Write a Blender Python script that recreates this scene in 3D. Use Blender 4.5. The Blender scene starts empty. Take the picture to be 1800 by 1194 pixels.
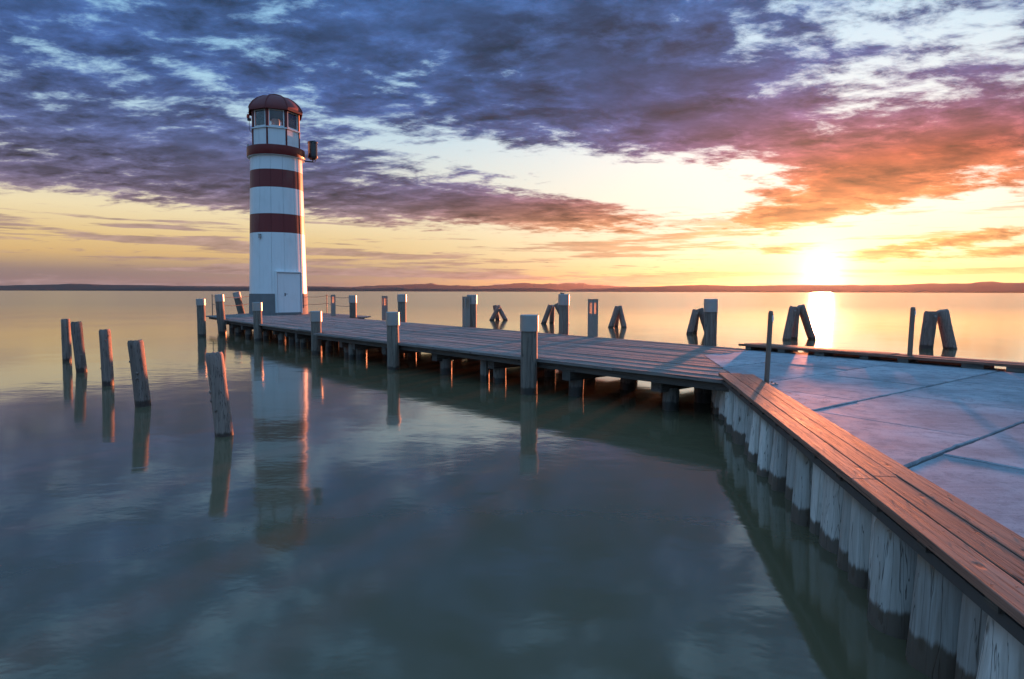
import bpy, bmesh, math, random
from mathutils import Vector, Matrix, Euler, noise as mnoise
R = math.radians
rnd = random.Random(7)
scene = bpy.context.scene
col = scene.collection

# ------------------------------------------------------------------ camera
CAM_H = 1.9
cam_d = bpy.data.cameras.new('camera')
cam = bpy.data.objects.new('camera', cam_d)
col.objects.link(cam)
cam_d.sensor_width = 36.0
cam_d.lens = 21.6
cam_d.shift_y = -0.0155
cam_d.clip_start = 0.05
cam_d.clip_end = 80000
cam.matrix_world = Matrix.Translation((0, 0, CAM_H)) @ Euler((R(87), 0, 0)).to_matrix().to_4x4() @ Matrix.Rotation(R(.1375), 4, 'Z')
scene.camera = cam

# ------------------------------------------------------------------ node helpers
class Sock:
    """a node socket with arithmetic"""
    def __init__(s, t, o): s.t, s.o = t, o
    def m(s, op, *b, clamp=False):
        n = s.t.nodes.new('ShaderNodeMath'); n.operation = op; n.use_clamp = clamp
        for i, v in enumerate((s,) + b):
            if isinstance(v, Sock): s.t.links.new(v.o, n.inputs[i])
            else: n.inputs[i].default_value = v
        return Sock(s.t, n.outputs[0])
    def __add__(s, b): return s.m('ADD', b)
    __radd__ = __add__
    def __sub__(s, b): return s.m('SUBTRACT', b)
    def __rsub__(s, b): return (s * -1.0) + b
    def __mul__(s, b): return s.m('MULTIPLY', b)
    __rmul__ = __mul__
    def __truediv__(s, b): return s.m('DIVIDE', b)
    def clamp(s): return s.m('ADD', 0.0, clamp=True)
    def exp(s): return s.m('EXPONENT')
    def max(s, b): return s.m('MAXIMUM', b)
    def min(s, b): return s.m('MINIMUM', b)
    def abs(s): return s.m('ABSOLUTE')
    def step(s, a, b):
        n = s.t.nodes.new('ShaderNodeMapRange'); n.interpolation_type = 'SMOOTHSTEP'
        s.t.links.new(s.o, n.inputs[0]); n.inputs[1].default_value = a; n.inputs[2].default_value = b
        n.inputs[3].default_value = 0; n.inputs[4].default_value = 1
        return Sock(s.t, n.outputs[0])
    def ramp(s, stops):
        n = s.t.nodes.new('ShaderNodeValToRGB'); cr = n.color_ramp
        while len(cr.elements) < len(stops): cr.elements.new(.5)
        for e, (p, c) in zip(cr.elements, stops):
            e.position = p
            e.color = (c[0], c[1], c[2], 1) if not isinstance(c, (int, float)) else (c, c, c, 1)
        s.t.links.new(s.o, n.inputs[0])
        return Sock(s.t, n.outputs[0])

def setin(t, inp, v):
    if isinstance(v, Sock): t.links.new(v.o, inp)
    elif isinstance(v, (tuple, list)) and inp.type == 'RGBA' and len(v) == 3: inp.default_value = (*v, 1)
    else: inp.default_value = v
def mixc(t, f, a, b, mode='MIX'):
    n = t.nodes.new('ShaderNodeMix'); n.data_type = 'RGBA'; n.blend_type = mode
    setin(t, n.inputs[0], f); setin(t, n.inputs[6], a); setin(t, n.inputs[7], b)
    return Sock(t, n.outputs[2])
def comb(t, x, y, z):
    n = t.nodes.new('ShaderNodeCombineXYZ')
    for i, v in enumerate((x, y, z)): setin(t, n.inputs[i], v)
    return Sock(t, n.outputs[0])
def sepx(t, v):
    n = t.nodes.new('ShaderNodeSeparateXYZ'); t.links.new(v.o, n.inputs[0])
    return [Sock(t, o) for o in n.outputs]
def mapping(t, v, loc=(0, 0, 0), rot=(0, 0, 0), sc=(1, 1, 1), typ='POINT'):
    n = t.nodes.new('ShaderNodeMapping'); n.vector_type = typ
    t.links.new(v.o, n.inputs[0]); n.inputs[1].default_value = loc; n.inputs[2].default_value = rot; n.inputs[3].default_value = sc
    return Sock(t, n.outputs[0])
def noise(t, v, scale=1, detail=4, rough=.5, dist=0, lac=2.0, dim='3D'):
    n = t.nodes.new('ShaderNodeTexNoise'); n.noise_dimensions = dim; t.links.new(v.o, n.inputs['Vector'])
    n.inputs['Scale'].default_value = scale; n.inputs['Detail'].default_value = detail
    n.inputs['Roughness'].default_value = rough; n.inputs['Distortion'].default_value = dist
    n.inputs['Lacunarity'].default_value = lac
    return Sock(t, n.outputs[0])
def vadd(t, a, b):
    n = t.nodes.new('ShaderNodeVectorMath'); n.operation = 'ADD'
    setin(t, n.inputs[0], a); setin(t, n.inputs[1], b)
    return Sock(t, n.outputs[0])

# ------------------------------------------------------------------ sun, sky, exposure
SUN_AZ, SUN_EL = R(26.7), R(1.4)
sun_dir = Vector((math.sin(SUN_AZ) * math.cos(SUN_EL), math.cos(SUN_AZ) * math.cos(SUN_EL), math.sin(SUN_EL)))
sl = bpy.data.lights.new('sun', 'SUN')
sl.energy = 5.0
sl.angle = R(1.4)
sl.color = (1.0, .27, .11)
sun = bpy.data.objects.new('sun', sl)
col.objects.link(sun)
sun.rotation_euler = sun_dir.to_track_quat('Z', 'Y').to_euler()
sun.location = (20, 40, 30)

scene.view_settings.view_transform = 'Standard'
scene.view_settings.look = 'None'
scene.view_settings.exposure = 1.4
scene.view_settings.gamma = 1.0
scene.render.engine = 'CYCLES'
scene.cycles.use_denoising = True
scene.cycles.max_bounces = 6
scene.cycles.diffuse_bounces = 2
scene.cycles.glossy_bounces = 3
scene.cycles.volume_bounces = 0
scene.cycles.transparent_max_bounces = 12
scene.cycles.caustics_reflective = False
scene.cycles.caustics_refractive = False
scene.cycles.sample_clamp_indirect = 6.0

world = bpy.data.worlds.new('World')
scene.world = world
world.use_nodes = True
world.cycles.sampling_method = 'MANUAL'
world.cycles.sample_map_resolution = 512
def build_sky():
    t = world.node_tree
    t.nodes.clear()
    out = t.nodes.new('ShaderNodeOutputWorld')
    bg = t.nodes.new('ShaderNodeBackground')
    bg.inputs[1].default_value = 0.05
    t.links.new(bg.outputs[0], out.inputs[0])
    tc = t.nodes.new('ShaderNodeTexCoord')
    d = Sock(t, tc.outputs['Generated'])
    x, y, z = sepx(t, d)
    zz = z.max(0.0)
    A = x.m('ARCTAN2', y) * 57.2958                       # azimuth, degrees right of north
    E = zz.m('ARCSINE') * 57.2958                         # elevation, degrees
    AE = comb(t, A, E, 0.0)
    dA = A - math.degrees(SUN_AZ)
    sky = t.nodes.new('ShaderNodeTexSky')
    sky.sky_type = 'NISHITA'; sky.sun_disc = False
    sky.sun_elevation = SUN_EL; sky.sun_rotation = SUN_AZ
    nish = Sock(t, sky.outputs[0])

    def blob(px, py, rx, ry, rot=0.0):
        # an elliptical weight round a fixed compass direction
        a = math.degrees(math.atan((px - 900) / 1080)); ca = math.cos(R(a))
        e = math.degrees(math.atan((512 - py) / 1080 * ca))
        k = math.degrees(1 / 1080)
        v = mapping(t, AE, (a, e, 0), (0, 0, R(-rot)), (rx * k * ca * ca, ry * k * ca, 1), 'TEXTURE')
        n = t.nodes.new('ShaderNodeVectorMath'); n.operation = 'DOT_PRODUCT'
        t.links.new(v.o, n.inputs[0]); t.links.new(v.o, n.inputs[1])
        return (Sock(t, n.outputs['Value']) * -1.0).exp()

    # cloud deck seen in perspective
    inv = zz + .13
    q = comb(t, x / inv, y / inv, 0.0)
    warp = noise(t, mapping(t, q, (3.1, 7.7, 0), sc=(2.3, 2.3, 1)), 1.0, 3, dim='2D')
    q2 = vadd(t, q, comb(t, (warp - .5) * .12, (warp - .5) * -.08, 0.0))
    qs = mapping(t, q2, (0, 0, 0), (0, 0, R(-42)), (1.0, 1.5, 1))
    n1 = noise(t, mapping(t, qs, (7.9, 33.3, 0)), 1.1, 6, .58, dim='2D')
    n2 = noise(t, mapping(t, qs, (55.2, 17.1, 3)), 5.2, 6, .64, dim='2D')
    n3 = noise(t, mapping(t, qs, (5.2, 2.6, 1)), 2.6, 5, .6, dim='2D')
    # thin level streaks near the horizon
    st = noise(t, mapping(t, AE, (2.0, .6, 0), (0, 0, R(1.2)), (.035, .62, 1)), 1.0, 6, .62, dim='2D')
    st2 = noise(t, mapping(t, AE, (9.0, 3.3, 0), (0, 0, R(1.8)), (.11, 1.9, 1)), 1.0, 5, .62, dim='2D')

    behind = (A.abs()).step(62, 120)
    cover = E.step(5.8, 8.2) * .50 - .30 - E.step(37, 60) * .45 - behind * .20
    B = [  # px, py, rx, ry, rot, weight
        (960, 80, 350, 180, 8, .44), (1190, 210, 170, 90, 20, .30), (330, 305, 430, 65, 4, .32), (300, 20, 420, 60, 0, .16),
        (560, 345, 240, 40, 5, .28), (720, 400, 160, 10, 3, .3), (1660, 262, 310, 56, -11, .58), (1450, 325, 150, 42, -8, .42), (1340, 225, 200, 36, 12, .18),
        (960, 380, 190, 24, 4, .85), (1385, 382, 95, 17, -2, .95), (1580, 85, 330, 105, 0, -.19), (1285, 70, 30, 70, -20, -.22),
        (1120, 312, 250, 40, 5, -.95), (1325, 300, 90, 22, 20, -.35), (760, 262, 230, 24, 10, -.32), (900, 330, 180, 14, 6, -.3), (1230, 352, 120, 24, 0, -.60), (1640, 385, 260, 26, -6, -.5),
        (1540, 446, 85, 14, -4, .95), (1372, 438, 48, 9, 0, .9), (1720, 414, 140, 12, -6, .9), (1770, 440, 110, 9, -6, .8),
        (420, 402, 620, 17, 2, -.6), (1440, 480, 90, 40, 0, -.5), (1780, 345, 90, 10, -8, .4), (250, 175, 330, 70, 5, .04), (60, 90, 70, 18, 15, -.2),
    ]
    for (px, py, rx, ry, rot, w) in B:
        cover = cover + blob(px, py, rx, ry, rot) * w
    dens = cover + (n1 - .5) * .9 + (n2 - .5) * 1.6 + (n3 - .5) * .5
    hi = dens.step(-.14, .32)
    thick = dens.step(.05, .75)
    nearb = (((dA / 26.0).m('POWER', 2.0)) * -1.0).exp()
    bands = (st - .5) * 2.2 + (st2 - .5) * 1.4 + .0 - nearb * .14 + blob(330, 428, 620, 8, 2.5) * .55 + blob(60, 446, 220, 5, 1) * .45 + blob(1000, 452, 260, 7, 1) * .35 + blob(330, 474, 420, 5, 1) * .4
    lowA = bands.step(-.02, .26) * E.step(8.0, 5.2) * .9
    alpha = hi.max(lowA * (1.0 - hi * .5))

    # clear sky
    t1 = (E / 60.0).clamp()
    clear_far = t1.ramp([(0, (.22, .165, .19)), (.026, (.30, .22, .20)), (.05, (.70, .46, .20)), (.075, (.80, .58, .27)), (.11, (.88, .74, .46)), (.15, (.74, .72, .60)), (.22, (.50, .68, .78)), (.32, (.34, .62, .82)), (.55, (.22, .52, .90)), (1, (.20, .50, .95))])
    clear_sun = t1.ramp([(0, (1.1, .64, .13)), (.028, (1.1, .85, .34)), (.055, (1.1, .97, .60)), (.11, (1.1, 1.05, .84)), (.20, (1.08, 1.05, .96)), (.34, (.80, .93, 1.0)), (.5, (.50, .72, .90)), (1, (.22, .48, .80))])
    near = (((dA / 29.0).m('POWER', 2.0) + ((E - 2.0) / 28.0).m('POWER', 2.0)) * -1.0).exp()
    clear_east = t1.ramp([(0, (.20, .27, .40)), (.12, (.24, .40, .58)), (.4, (.22, .50, .90)), (1, (.29, .70, 1.28))])
    clear = mixc(t, (near * 1.15).clamp(), mixc(t, (A.abs()).step(50, 110), clear_far, clear_east), clear_sun)
    # cloud: blue grey above, mauve lower, red where the low sun reaches its underside
    cl_far = t1.ramp([(0, (.24, .18, .19)), (.05, (.34, .225, .19)), (.10, (.29, .195, .20)), (.14, (.15, .125, .23)), (.20, (.085, .112, .27)), (.28, (.046, .092, .27)), (.42, (.044, .105, .29)), (.56, (.046, .090, .19)), (.75, (.14, .34, .70)), (1, (.24, .52, .98))])
    cl_sun = t1.ramp([(0, (.88, .46, .09)), (.06, (.84, .46, .12)), (.12, (.78, .25, .08)), (.18, (.64, .13, .07)), (.24, (.38, .08, .10)), (.32, (.115, .08, .17)), (.42, (.055, .10, .28)), (.6, (.07, .16, .40)), (1, (.13, .30, .62))])
    nearc = ((((dA - 3.0) / 17.0).m('POWER', 2.0) + ((E - 5.5) / 9.5).m('POWER', 2.0)) * -1.0).exp() + blob(1000, 395, 230, 50) * .40 + blob(1640, 300, 260, 60, -8) * .45
    cloud = mixc(t, nearc.clamp(), cl_far, cl_sun)
    shade = 1.30 - thick * .72 + (n3 - .5) * 1.5 + (n1 - .5) * .7 - (n2 - .5) * .9
    cloud = mixc(t, 1.0, cloud, comb(t, shade, shade, shade), 'MULTIPLY')
    skyc = mixc(t, alpha * .96, clear, cloud)
    # the sun's own glare
    nd = t.nodes.new('ShaderNodeVectorMath'); nd.operation = 'DOT_PRODUCT'
    t.links.new(d.o, nd.inputs[0]); nd.inputs[1].default_value = sun_dir
    ang = Sock(t, nd.outputs['Value']).m('MINIMUM', 1.0).m('ARCCOSINE') * 57.2958
    g1 = ((ang / .5).m('POWER', 2.0) * -1.0).exp() * 6.0
    g2 = ((ang / 1.15) * -1.0).exp() * 3.0
    g3 = ((ang / 4.5) * -1.0).exp() * .38
    glow = comb(t, g1 + g2 + g3, g1 * .85 + g2 * .85 + g3 * .72, g1 * .6 + g2 * .55 + g3 * .25)
    tot = mixc(t, 1.0, skyc, glow, 'ADD')
    tot = mixc(t, 1.0, tot, (7.6, 7.6, 7.6), 'MULTIPLY')
    tot = mixc(t, .012, tot, nish)
    t.links.new(tot.o, bg.inputs[0])
build_sky()

# ------------------------------------------------------------------ mesh helpers
class MB:
    def __init__(s): s.v, s.f, s.sm = [], [], []
    def add(s, vs, fs, smooth=False):
        o = len(s.v); s.v += [tuple(p) for p in vs]
        for f in fs: s.f.append(tuple(i + o for i in f)); s.sm.append(smooth)
        return s
    def box(s, c, sz, rz=0.0, bev=0.0):
        hx, hy, hz = sz[0] / 2, sz[1] / 2, sz[2] / 2
        cr, sr = math.cos(rz), math.sin(rz)
        def T(x, y, z): return (c[0] + x * cr - y * sr, c[1] + x * sr + y * cr, c[2] + z)
        if bev <= 0:
            vs = [T(x, y, z) for z in (-hz, hz) for x, y in ((-hx, -hy), (hx, -hy), (hx, hy), (-hx, hy))]
            return s.add(vs, [(3, 2, 1, 0), (4, 5, 6, 7), (0, 1, 5, 4), (1, 2, 6, 5), (2, 3, 7, 6), (3, 0, 4, 7)])
        b = bev
        vs = [T(x, y, -hz) for x, y in ((-hx, -hy), (hx, -hy), (hx, hy), (-hx, hy))]
        vs += [T(x, y, hz - b) for x, y in ((-hx, -hy), (hx, -hy), (hx, hy), (-hx, hy))]
        vs += [T(x, y, hz) for x, y in ((-hx + b, -hy + b), (hx - b, -hy + b), (hx - b, hy - b), (-hx + b, hy - b))]
        fs = [(3, 2, 1, 0), (8, 9, 10, 11)]
        for i in range(4):
            j = (i + 1) % 4
            fs += [(i, j, 4 + j, 4 + i), (4 + i, 4 + j, 8 + j, 8 + i)]
        return s.add(vs, fs)
    def tube(s, p0, p1, r0, r1=None, n=12, smooth=True):
        r1 = r0 if r1 is None else r1
        p0, p1 = Vector(p0), Vector(p1); w = (p1 - p0).normalized()
        u = w.orthogonal().normalized(); v = w.cross(u)
        ring = lambda p, r: [p + (u * math.cos(2 * math.pi * k / n) + v * math.sin(2 * math.pi * k / n)) * r for k in range(n)]
        o = len(s.v)
        s.add(ring(p0, r0) + ring(p1, r1), [(k, (k + 1) % n, n + (k + 1) % n, n + k) for k in range(n)], smooth)
        s.f += [tuple(o + k for k in reversed(range(n))), tuple(o + n + k for k in range(n))]; s.sm += [False, False]
        return s
    def path(s, pts, r, n=6):
        for a, b in zip(pts[:-1], pts[1:]): s.tube(a, b, r, r, n)
        return s
    def prism(s, poly, z0, z1):
        n = len(poly)
        area = sum(poly[i][0] * poly[(i + 1) % n][1] - poly[(i + 1) % n][0] * poly[i][1] for i in range(n))
        if area < 0: poly = poly[::-1]
        vs = [(x, y, z0) for x, y in poly] + [(x, y, z1) for x, y in poly]
        return s.add(vs, [tuple(reversed(range(n))), tuple(range(n, 2 * n))] + [(i, (i + 1) % n, n + (i + 1) % n, n + i) for i in range(n)])
    def lathe(s, prof, n=32, a0=0.0, a1=2 * math.pi, c=(0, 0), smooth=True):
        full = abs(a1 - a0 - 2 * math.pi) < 1e-6
        m = n if full else n + 1
        vs = []
        for r, z in prof:
            for k in range(m):
                a = a0 + (a1 - a0) * k / n
                vs.append((c[0] + r * math.cos(a), c[1] + r * math.sin(a), z))
        fs = []
        for i in range(len(prof) - 1):
            for k in range(n):
                k2 = (k + 1) % m
                fs.append((i * m + k, i * m + k2, (i + 1) * m + k2, (i + 1) * m + k))
        return s.add(vs, fs, smooth)
    def log(s, base, top, r0, r1, seed, n=18, rings=9, rough=.05, checks=3):
        """a debarked round timber: uneven girth, drying checks, worn top edge"""
        rg = random.Random(seed)
        p0, p1 = Vector(base), Vector(top); w = (p1 - p0).normalized()
        u = w.orthogonal().normalized(); v = w.cross(u)
        gro = [(rg.uniform(0, 6.28), rg.uniform(.03, .07)) for _ in range(checks)]
        vs = []
        L = (p1 - p0).length
        hs = [i / (rings - 1) for i in range(rings)]
        hs[-1] = 1 - .35 * r1 / L
        for h in hs + [1.0]:
            for k in range(n):
                a = 2 * math.pi * k / n
                q = Vector((math.cos(a) * 1.2 + seed * 3.1, math.sin(a) * 1.2, h * L * 1.1))
                f = 1 + rough * mnoise.noise(q) * 2 + rough * .6 * mnoise.noise(q * 3)
                for ga, gd in gro:
                    da = abs((a - ga - .25 * math.sin(h * 3 + seed) + math.pi) % (2 * math.pi) - math.pi)
                    f -= gd * max(0, 1 - da / .16)
                r = (r0 + (r1 - r0) * h) * f
                if h == 1.0: r *= .86
                hh = h * L + (rg.uniform(-.012, .012) if h == 1.0 else 0)
                vs.append(p0 + w * hh + (u * math.cos(a) + v * math.sin(a)) * r)
        m = len(hs) + 1
        fs = [(i * n + k, i * n + (k + 1) % n, (i + 1) * n + (k + 1) % n, (i + 1) * n + k) for i in range(m - 1) for k in range(n)]
        vs.append(p0 + w * (L - .006)); c = len(vs) - 1
        o = len(s.v)
        s.add(vs, fs, True)
        for k in range(n): s.f.append((o + (m - 1) * n + k, o + (m - 1) * n + (k + 1) % n, o + c)); s.sm.append(False)
        return s

MAT = {}
def wpos(o):
    p = Vector((0, 0, 0))
    while o is not None: p = p + o.location; o = o.parent
    return p
def obj(name, mb, mat, parent=None, loc=(0, 0, 0), rot=(0, 0, 0), **props):
    """one mesh object; loc is in world metres, the mesh is local to it"""
    me = bpy.data.meshes.new(name)
    me.from_pydata(mb.v, [], mb.f)
    me.polygons.foreach_set('use_smooth', mb.sm)
    me.materials.append(MAT[mat])
    me.update()
    me.set_sharp_from_angle(angle=R(38))
    o = bpy.data.objects.new(name, me)
    col.objects.link(o)
    o.parent = parent
    o.location = Vector(loc) - (wpos(parent) if parent else Vector((0, 0, 0)))
    o.rotation_euler = rot
    for k, v in props.items(): o[k] = v
    return o
def link_mesh(name, me, parent, loc, rot=(0, 0, 0)):
    o = bpy.data.objects.new(name, me); col.objects.link(o); o.parent = parent
    o.location = Vector(loc) - (wpos(parent) if parent else Vector((0, 0, 0))); o.rotation_euler = rot
    return o
def thing(name, label, cat, loc, group=None):
    o = bpy.data.objects.new(name, None); col.objects.link(o)
    o.location = loc; o.empty_display_size = .2
    o['label'] = label; o['category'] = cat
    if group: o['group'] = group
    return o

# ------------------------------------------------------------------ materials
def material(name):
    m = bpy.data.materials.new(name); m.use_nodes = True
    t = m.node_tree; t.nodes.clear()
    out = t.nodes.new('ShaderNodeOutputMaterial')
    b = t.nodes.new('ShaderNodeBsdfPrincipled')
    t.links.new(b.outputs[0], out.inputs[0])
    MAT[name] = m
    return t, b, out
def bump(t, b, h, strength=.4, dist=.01):
    n = t.nodes.new('ShaderNodeBump'); n.inputs['Strength'].default_value = strength; n.inputs['Distance'].default_value = dist
    t.links.new(h.o, n.inputs['Height']); t.links.new(n.outputs[0], b.inputs['Normal'])
def coords(t, rand=True):
    tc = t.nodes.new('ShaderNodeTexCoord'); v = Sock(t, tc.outputs['Object'])
    if rand:
        oi = t.nodes.new('ShaderNodeObjectInfo'); r = Sock(t, oi.outputs['Random'])
        return vadd(t, v, comb(t, r * 37.0, r * 91.0, r * 13.0)), r
    return v, None
def world_pos(t):
    g = t.nodes.new('ShaderNodeNewGeometry'); return Sock(t, g.outputs['Position'])

def simple(name, c, rough=.5, metal=0.0, var=.12, scale=6.0, bmp=0.0):
    t, b, _ = material(name)
    v, r = coords(t)
    n = noise(t, v, scale, 5, .6)
    f = (n - .5) * 2 * var + 1.0
    setin(t, b.inputs['Base Color'], mixc(t, 1.0, c, comb(t, f, f, f), 'MULTIPLY'))
    setin(t, b.inputs['Roughness'], (n - .5) * .25 + rough)
    b.inputs['Metallic'].default_value = metal
    if bmp: bump(t, b, noise(t, v, scale * 6, 4, .6), bmp, .004)

def wood_mat(name, pale, mid, dark, axis=2, wet=None, rough=.75, grain=1.0, stain=None, spec=.4, ribs=0.0, crk_s=34, fine=.5, tvar=.35, cw=.02, cd=.85):
    """grey weathered wood: grain and drying cracks along one local axis, knots, and (for piles) the wet tide band"""
    t, b, _ = material(name)
    v, r = coords(t)
    def along(fine, lon):
        s = [fine, fine, fine]; s[axis] = lon
        return mapping(t, v, sc=tuple(s))
    g1 = noise(t, along(22 * grain, 1.4), 1.0, 6, .65, .3)
    g2 = noise(t, along(75 * grain, 2.5), 1.0, 4, .6)
    patch = noise(t, along(2.2, 1.0), 1.0, 4, .6)
    crk = noise(t, along(crk_s * grain, .55), 1.0, 3, .5, .6)
    crack = ((crk - .5).abs()).step(cw, cw * .2)
    kn = t.nodes.new('ShaderNodeTexVoronoi'); kn.inputs['Scale'].default_value = 1.0
    kv = along(7.0, 3.2); t.links.new(kv.o, kn.inputs['Vector'])
    knot = Sock(t, kn.outputs['Distance']).step(.16, .05)
    c = mixc(t, g1.step(.30, .70), mid, pale)
    c = mixc(t, (patch.step(.45, .72)) * .55, c, mid)
    c = mixc(t, g2.step(.52, .74) * fine, c, dark)
    c = mixc(t, crack * cd, c, tuple(k * .4 for k in dark))
    c = mixc(t, knot * .8, c, tuple(k * .7 for k in dark))
    tint = r * tvar + (1.0 - tvar * .5)
    c = mixc(t, 1.0, c, comb(t, tint, tint, tint), 'MULTIPLY')
    ro = (g2 - .5) * .3 + rough
    z = sepx(t, world_pos(t))[2]
    if stain:
        s2 = (z + (g1 - .5) * .22 + (patch - .5) * .2).step(stain[0], stain[1])
        c = mixc(t, s2 * .8, c, stain[2])
    if wet:
        w = (z + (g1 - .5) * .12 + (patch - .5) * .16 + (r - .5) * .08).step(wet[0] + .02, wet[0] - .02)
        c = mixc(t, w * .92, c, wet[1])
        ro = ro - w * .30
    setin(t, b.inputs['Base Color'], c)
    setin(t, b.inputs['Roughness'], ro.clamp())
    b.inputs['Specular IOR Level'].default_value = spec
    h = g1 * .6 + g2 * .3 - crack * .9 - knot * .3
    if ribs:                                  # grooved decking
        gy = (sepx(t, v)[1] * (6.28318 / ribs)).m('SINE').step(-.2, -.9)
        h = h - gy * .9
        c = mixc(t, gy * .3, c, tuple(k * .6 for k in dark))
        setin(t, b.inputs['Base Color'], c)
    bump(t, b, h, .7, .006)

wood_mat('old_post_wood', (.33, .235, .195), (.22, .15, .12), (.08, .055, .045), wet=(.09, (.055, .032, .024)))
wood_mat('mooring_wood', (.27, .22, .175), (.18, .14, .11), (.06, .05, .042), wet=(.13, (.045, .037, .03)))
wood_mat('pile_wood', (.26, .235, .20), (.17, .145, .12), (.06, .05, .04), wet=(.15, (.04, .034, .028)))
wood_mat('log_wall_wood', (.68, .645, .585), (.47, .43, .375), (.11, .09, .07), wet=(.13, (.105, .072, .048)), stain=(.46, .60, (.25, .18, .11)), crk_s=16, fine=.35, tvar=.8, cw=.009, cd=.7)
wood_mat('deck_wood', (.35, .295, .26), (.245, .205, .18), (.07, .06, .055), axis=0, rough=.68, spec=.4, ribs=.037, fine=.75, tvar=.5)
wood_mat('coping_wood', (.34, .175, .12), (.25, .115, .075), (.09, .045, .032), axis=0, rough=.70, spec=.35, fine=.75, tvar=.45)
wood_mat('beam_wood', (.15, .13, .11), (.10, .085, .07), (.035, .03, .025), axis=0)
simple('cap_metal', (.40, .385, .36), .42, .5, .10, 5)
simple('steel', (.23, .155, .115), .55, .3, .3, 14, .2)
simple('galvanised', (.36, .34, .32), .45, .6, .12, 12)
simple('bollard_metal', (.30, .27, .235), .5, .25, .12, 7)
simple('rope_fibre', (.20, .17, .14), .9, 0, .2, 40)
simple('rubber', (.085, .078, .072), .6, 0, .3, 8, .3)
def paint(name, c, rough):
    t, b, _ = material(name)
    p = world_pos(t); v, r = coords(t)
    st = noise(t, mapping(t, p, sc=(9, 9, .35)), 1.0, 5, .65); bl = noise(t, mapping(t, p, sc=(.8, .8, .5)), 1.0, 5, .6); sp = noise(t, p, 26, 3, .6)
    c2 = mixc(t, st.step(.52, .78) * .30, c, tuple(k * .55 + .02 for k in c))
    c2 = mixc(t, bl.step(.5, .75) * .16, c2, (.30, .25, .19))
    c2 = mixc(t, sp.step(.70, .76) * .35, c2, (.22, .14, .09))
    k = r * .05 + .96
    setin(t, b.inputs['Base Color'], mixc(t, 1.0, c2, comb(t, k, k, k), 'MULTIPLY'))
    setin(t, b.inputs['Roughness'], (bl - .5) * .3 + rough)
    bump(t, b, bl + st * .2, .25, .01)
paint('white_paint', (.86, .87, .86), .34)
simple('lamp_white', (.8, .8, .78), .4, 0, .04, 4)
paint('red_paint', (.19, .018, .016), .40)
simple('red_dark', (.17, .022, .018), .62, 0, .12, 2)
simple('red_plastic', (.55, .06, .03), .35, 0, .05, 4)
simple('plinth_concrete', (.19, .185, .18), .8, 0, .28, 3.0, .4)
simple('black_metal', (.012, .012, .014), .35, .2, .2, 8)
simple('dark_inside', (.03, .028, .028), .8, 0, .2, 3)
simple('seal', (.05, .05, .055), .7, 0, .1, 3)
simple('fill', (.085, .08, .075), .95, 0, .4, 12, .8)
simple('hill_shore', (.030, .030, .022), .95, 0, .3, .004)
simple('hill_wood', (.035, .038, .028), .95, 0, .25, .003)

def mat_concrete():
    t, b, _ = material('concrete')
    v, r = coords(t)
    a = noise(t, v, .8, 6, .62); f = noise(t, v, 48, 5, .75); m = noise(t, v, 6, 7, .7); g = noise(t, v, 150, 2, .6)
    brush = noise(t, mapping(t, v, rot=(0, 0, R(36)), sc=(3, 38, 1)), 1.0, 4, .6)
    c = mixc(t, a.step(.32, .70), (.215, .220, .232), (.385, .392, .405))
    c = mixc(t, m.step(.46, .66) * .55, c, (.15, .155, .165))
    m2 = noise(t, v, 2.2, 6, .7, .4)
    c = mixc(t, m2.step(.50, .66) * .22, c, (.42, .43, .45))
    c = mixc(t, brush.step(.5, .75) * .35, c, (.38, .385, .39))
    c = mixc(t, f.step(.56, .70) * .55, c, (.11, .11, .11))
    c = mixc(t, g.step(.62, .70) * .5, c, (.48, .48, .48))
    crk = ((noise(t, v, 1.1, 6, .6, .8) - .5).abs()).step(.006, .001) * a.step(.5, .6)
    c = mixc(t, crk * .8, c, (.05, .05, .05))
    k = r * .24 + .98
    setin(t, b.inputs['Base Color'], mixc(t, 1.0, c, comb(t, k, k, k), 'MULTIPLY'))
    setin(t, b.inputs['Roughness'], (m - .5) * .4 + .80)
    b.inputs['Specular IOR Level'].default_value = .08
    bump(t, b, f * .5 + m * .4 + g * .2 - crk, .16, .004)
mat_concrete()

def mat_glass():
    t, b, out = material('glass')
    t.nodes.remove(b)
    tr = t.nodes.new('ShaderNodeBsdfTransparent'); tr.inputs[0].default_value = (.86, .89, .90, 1)
    gl = t.nodes.new('ShaderNodeBsdfGlossy'); gl.inputs['Roughness'].default_value = .03
    fr = t.nodes.new('ShaderNodeFresnel'); fr.inputs[0].default_value = 1.5
    mx = t.nodes.new('ShaderNodeMixShader')
    k = Sock(t, fr.outputs[0]) * .9 + .03
    t.links.new(k.o, mx.inputs[0]); t.links.new(tr.outputs[0], mx.inputs[1]); t.links.new(gl.outputs[0], mx.inputs[2])
    t.links.new(mx.outputs[0], out.inputs[0])
    # frosted acrylic of the bollard lights
    t, b, out = material('frosted')
    t.nodes.remove(b)
    tl = t.nodes.new('ShaderNodeBsdfTranslucent'); tl.inputs[0].default_value = (.95, .88, .78, 1)
    tr = t.nodes.new('ShaderNodeBsdfTransparent'); tr.inputs[0].default_value = (.96, .93, .9, 1)
    df = t.nodes.new('ShaderNodeBsdfDiffuse'); df.inputs[0].default_value = (.6, .5, .42, 1)
    m1 = t.nodes.new('ShaderNodeMixShader'); m1.inputs[0].default_value = .3
    m2 = t.nodes.new('ShaderNodeMixShader'); m2.inputs[0].default_value = .10
    t.links.new(tr.outputs[0], m1.inputs[1]); t.links.new(tl.outputs[0], m1.inputs[2])
    t.links.new(m1.outputs[0], m2.inputs[1]); t.links.new(df.outputs[0], m2.inputs[2])
    t.links.new(m2.outputs[0], out.inputs[0])
mat_glass()

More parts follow.
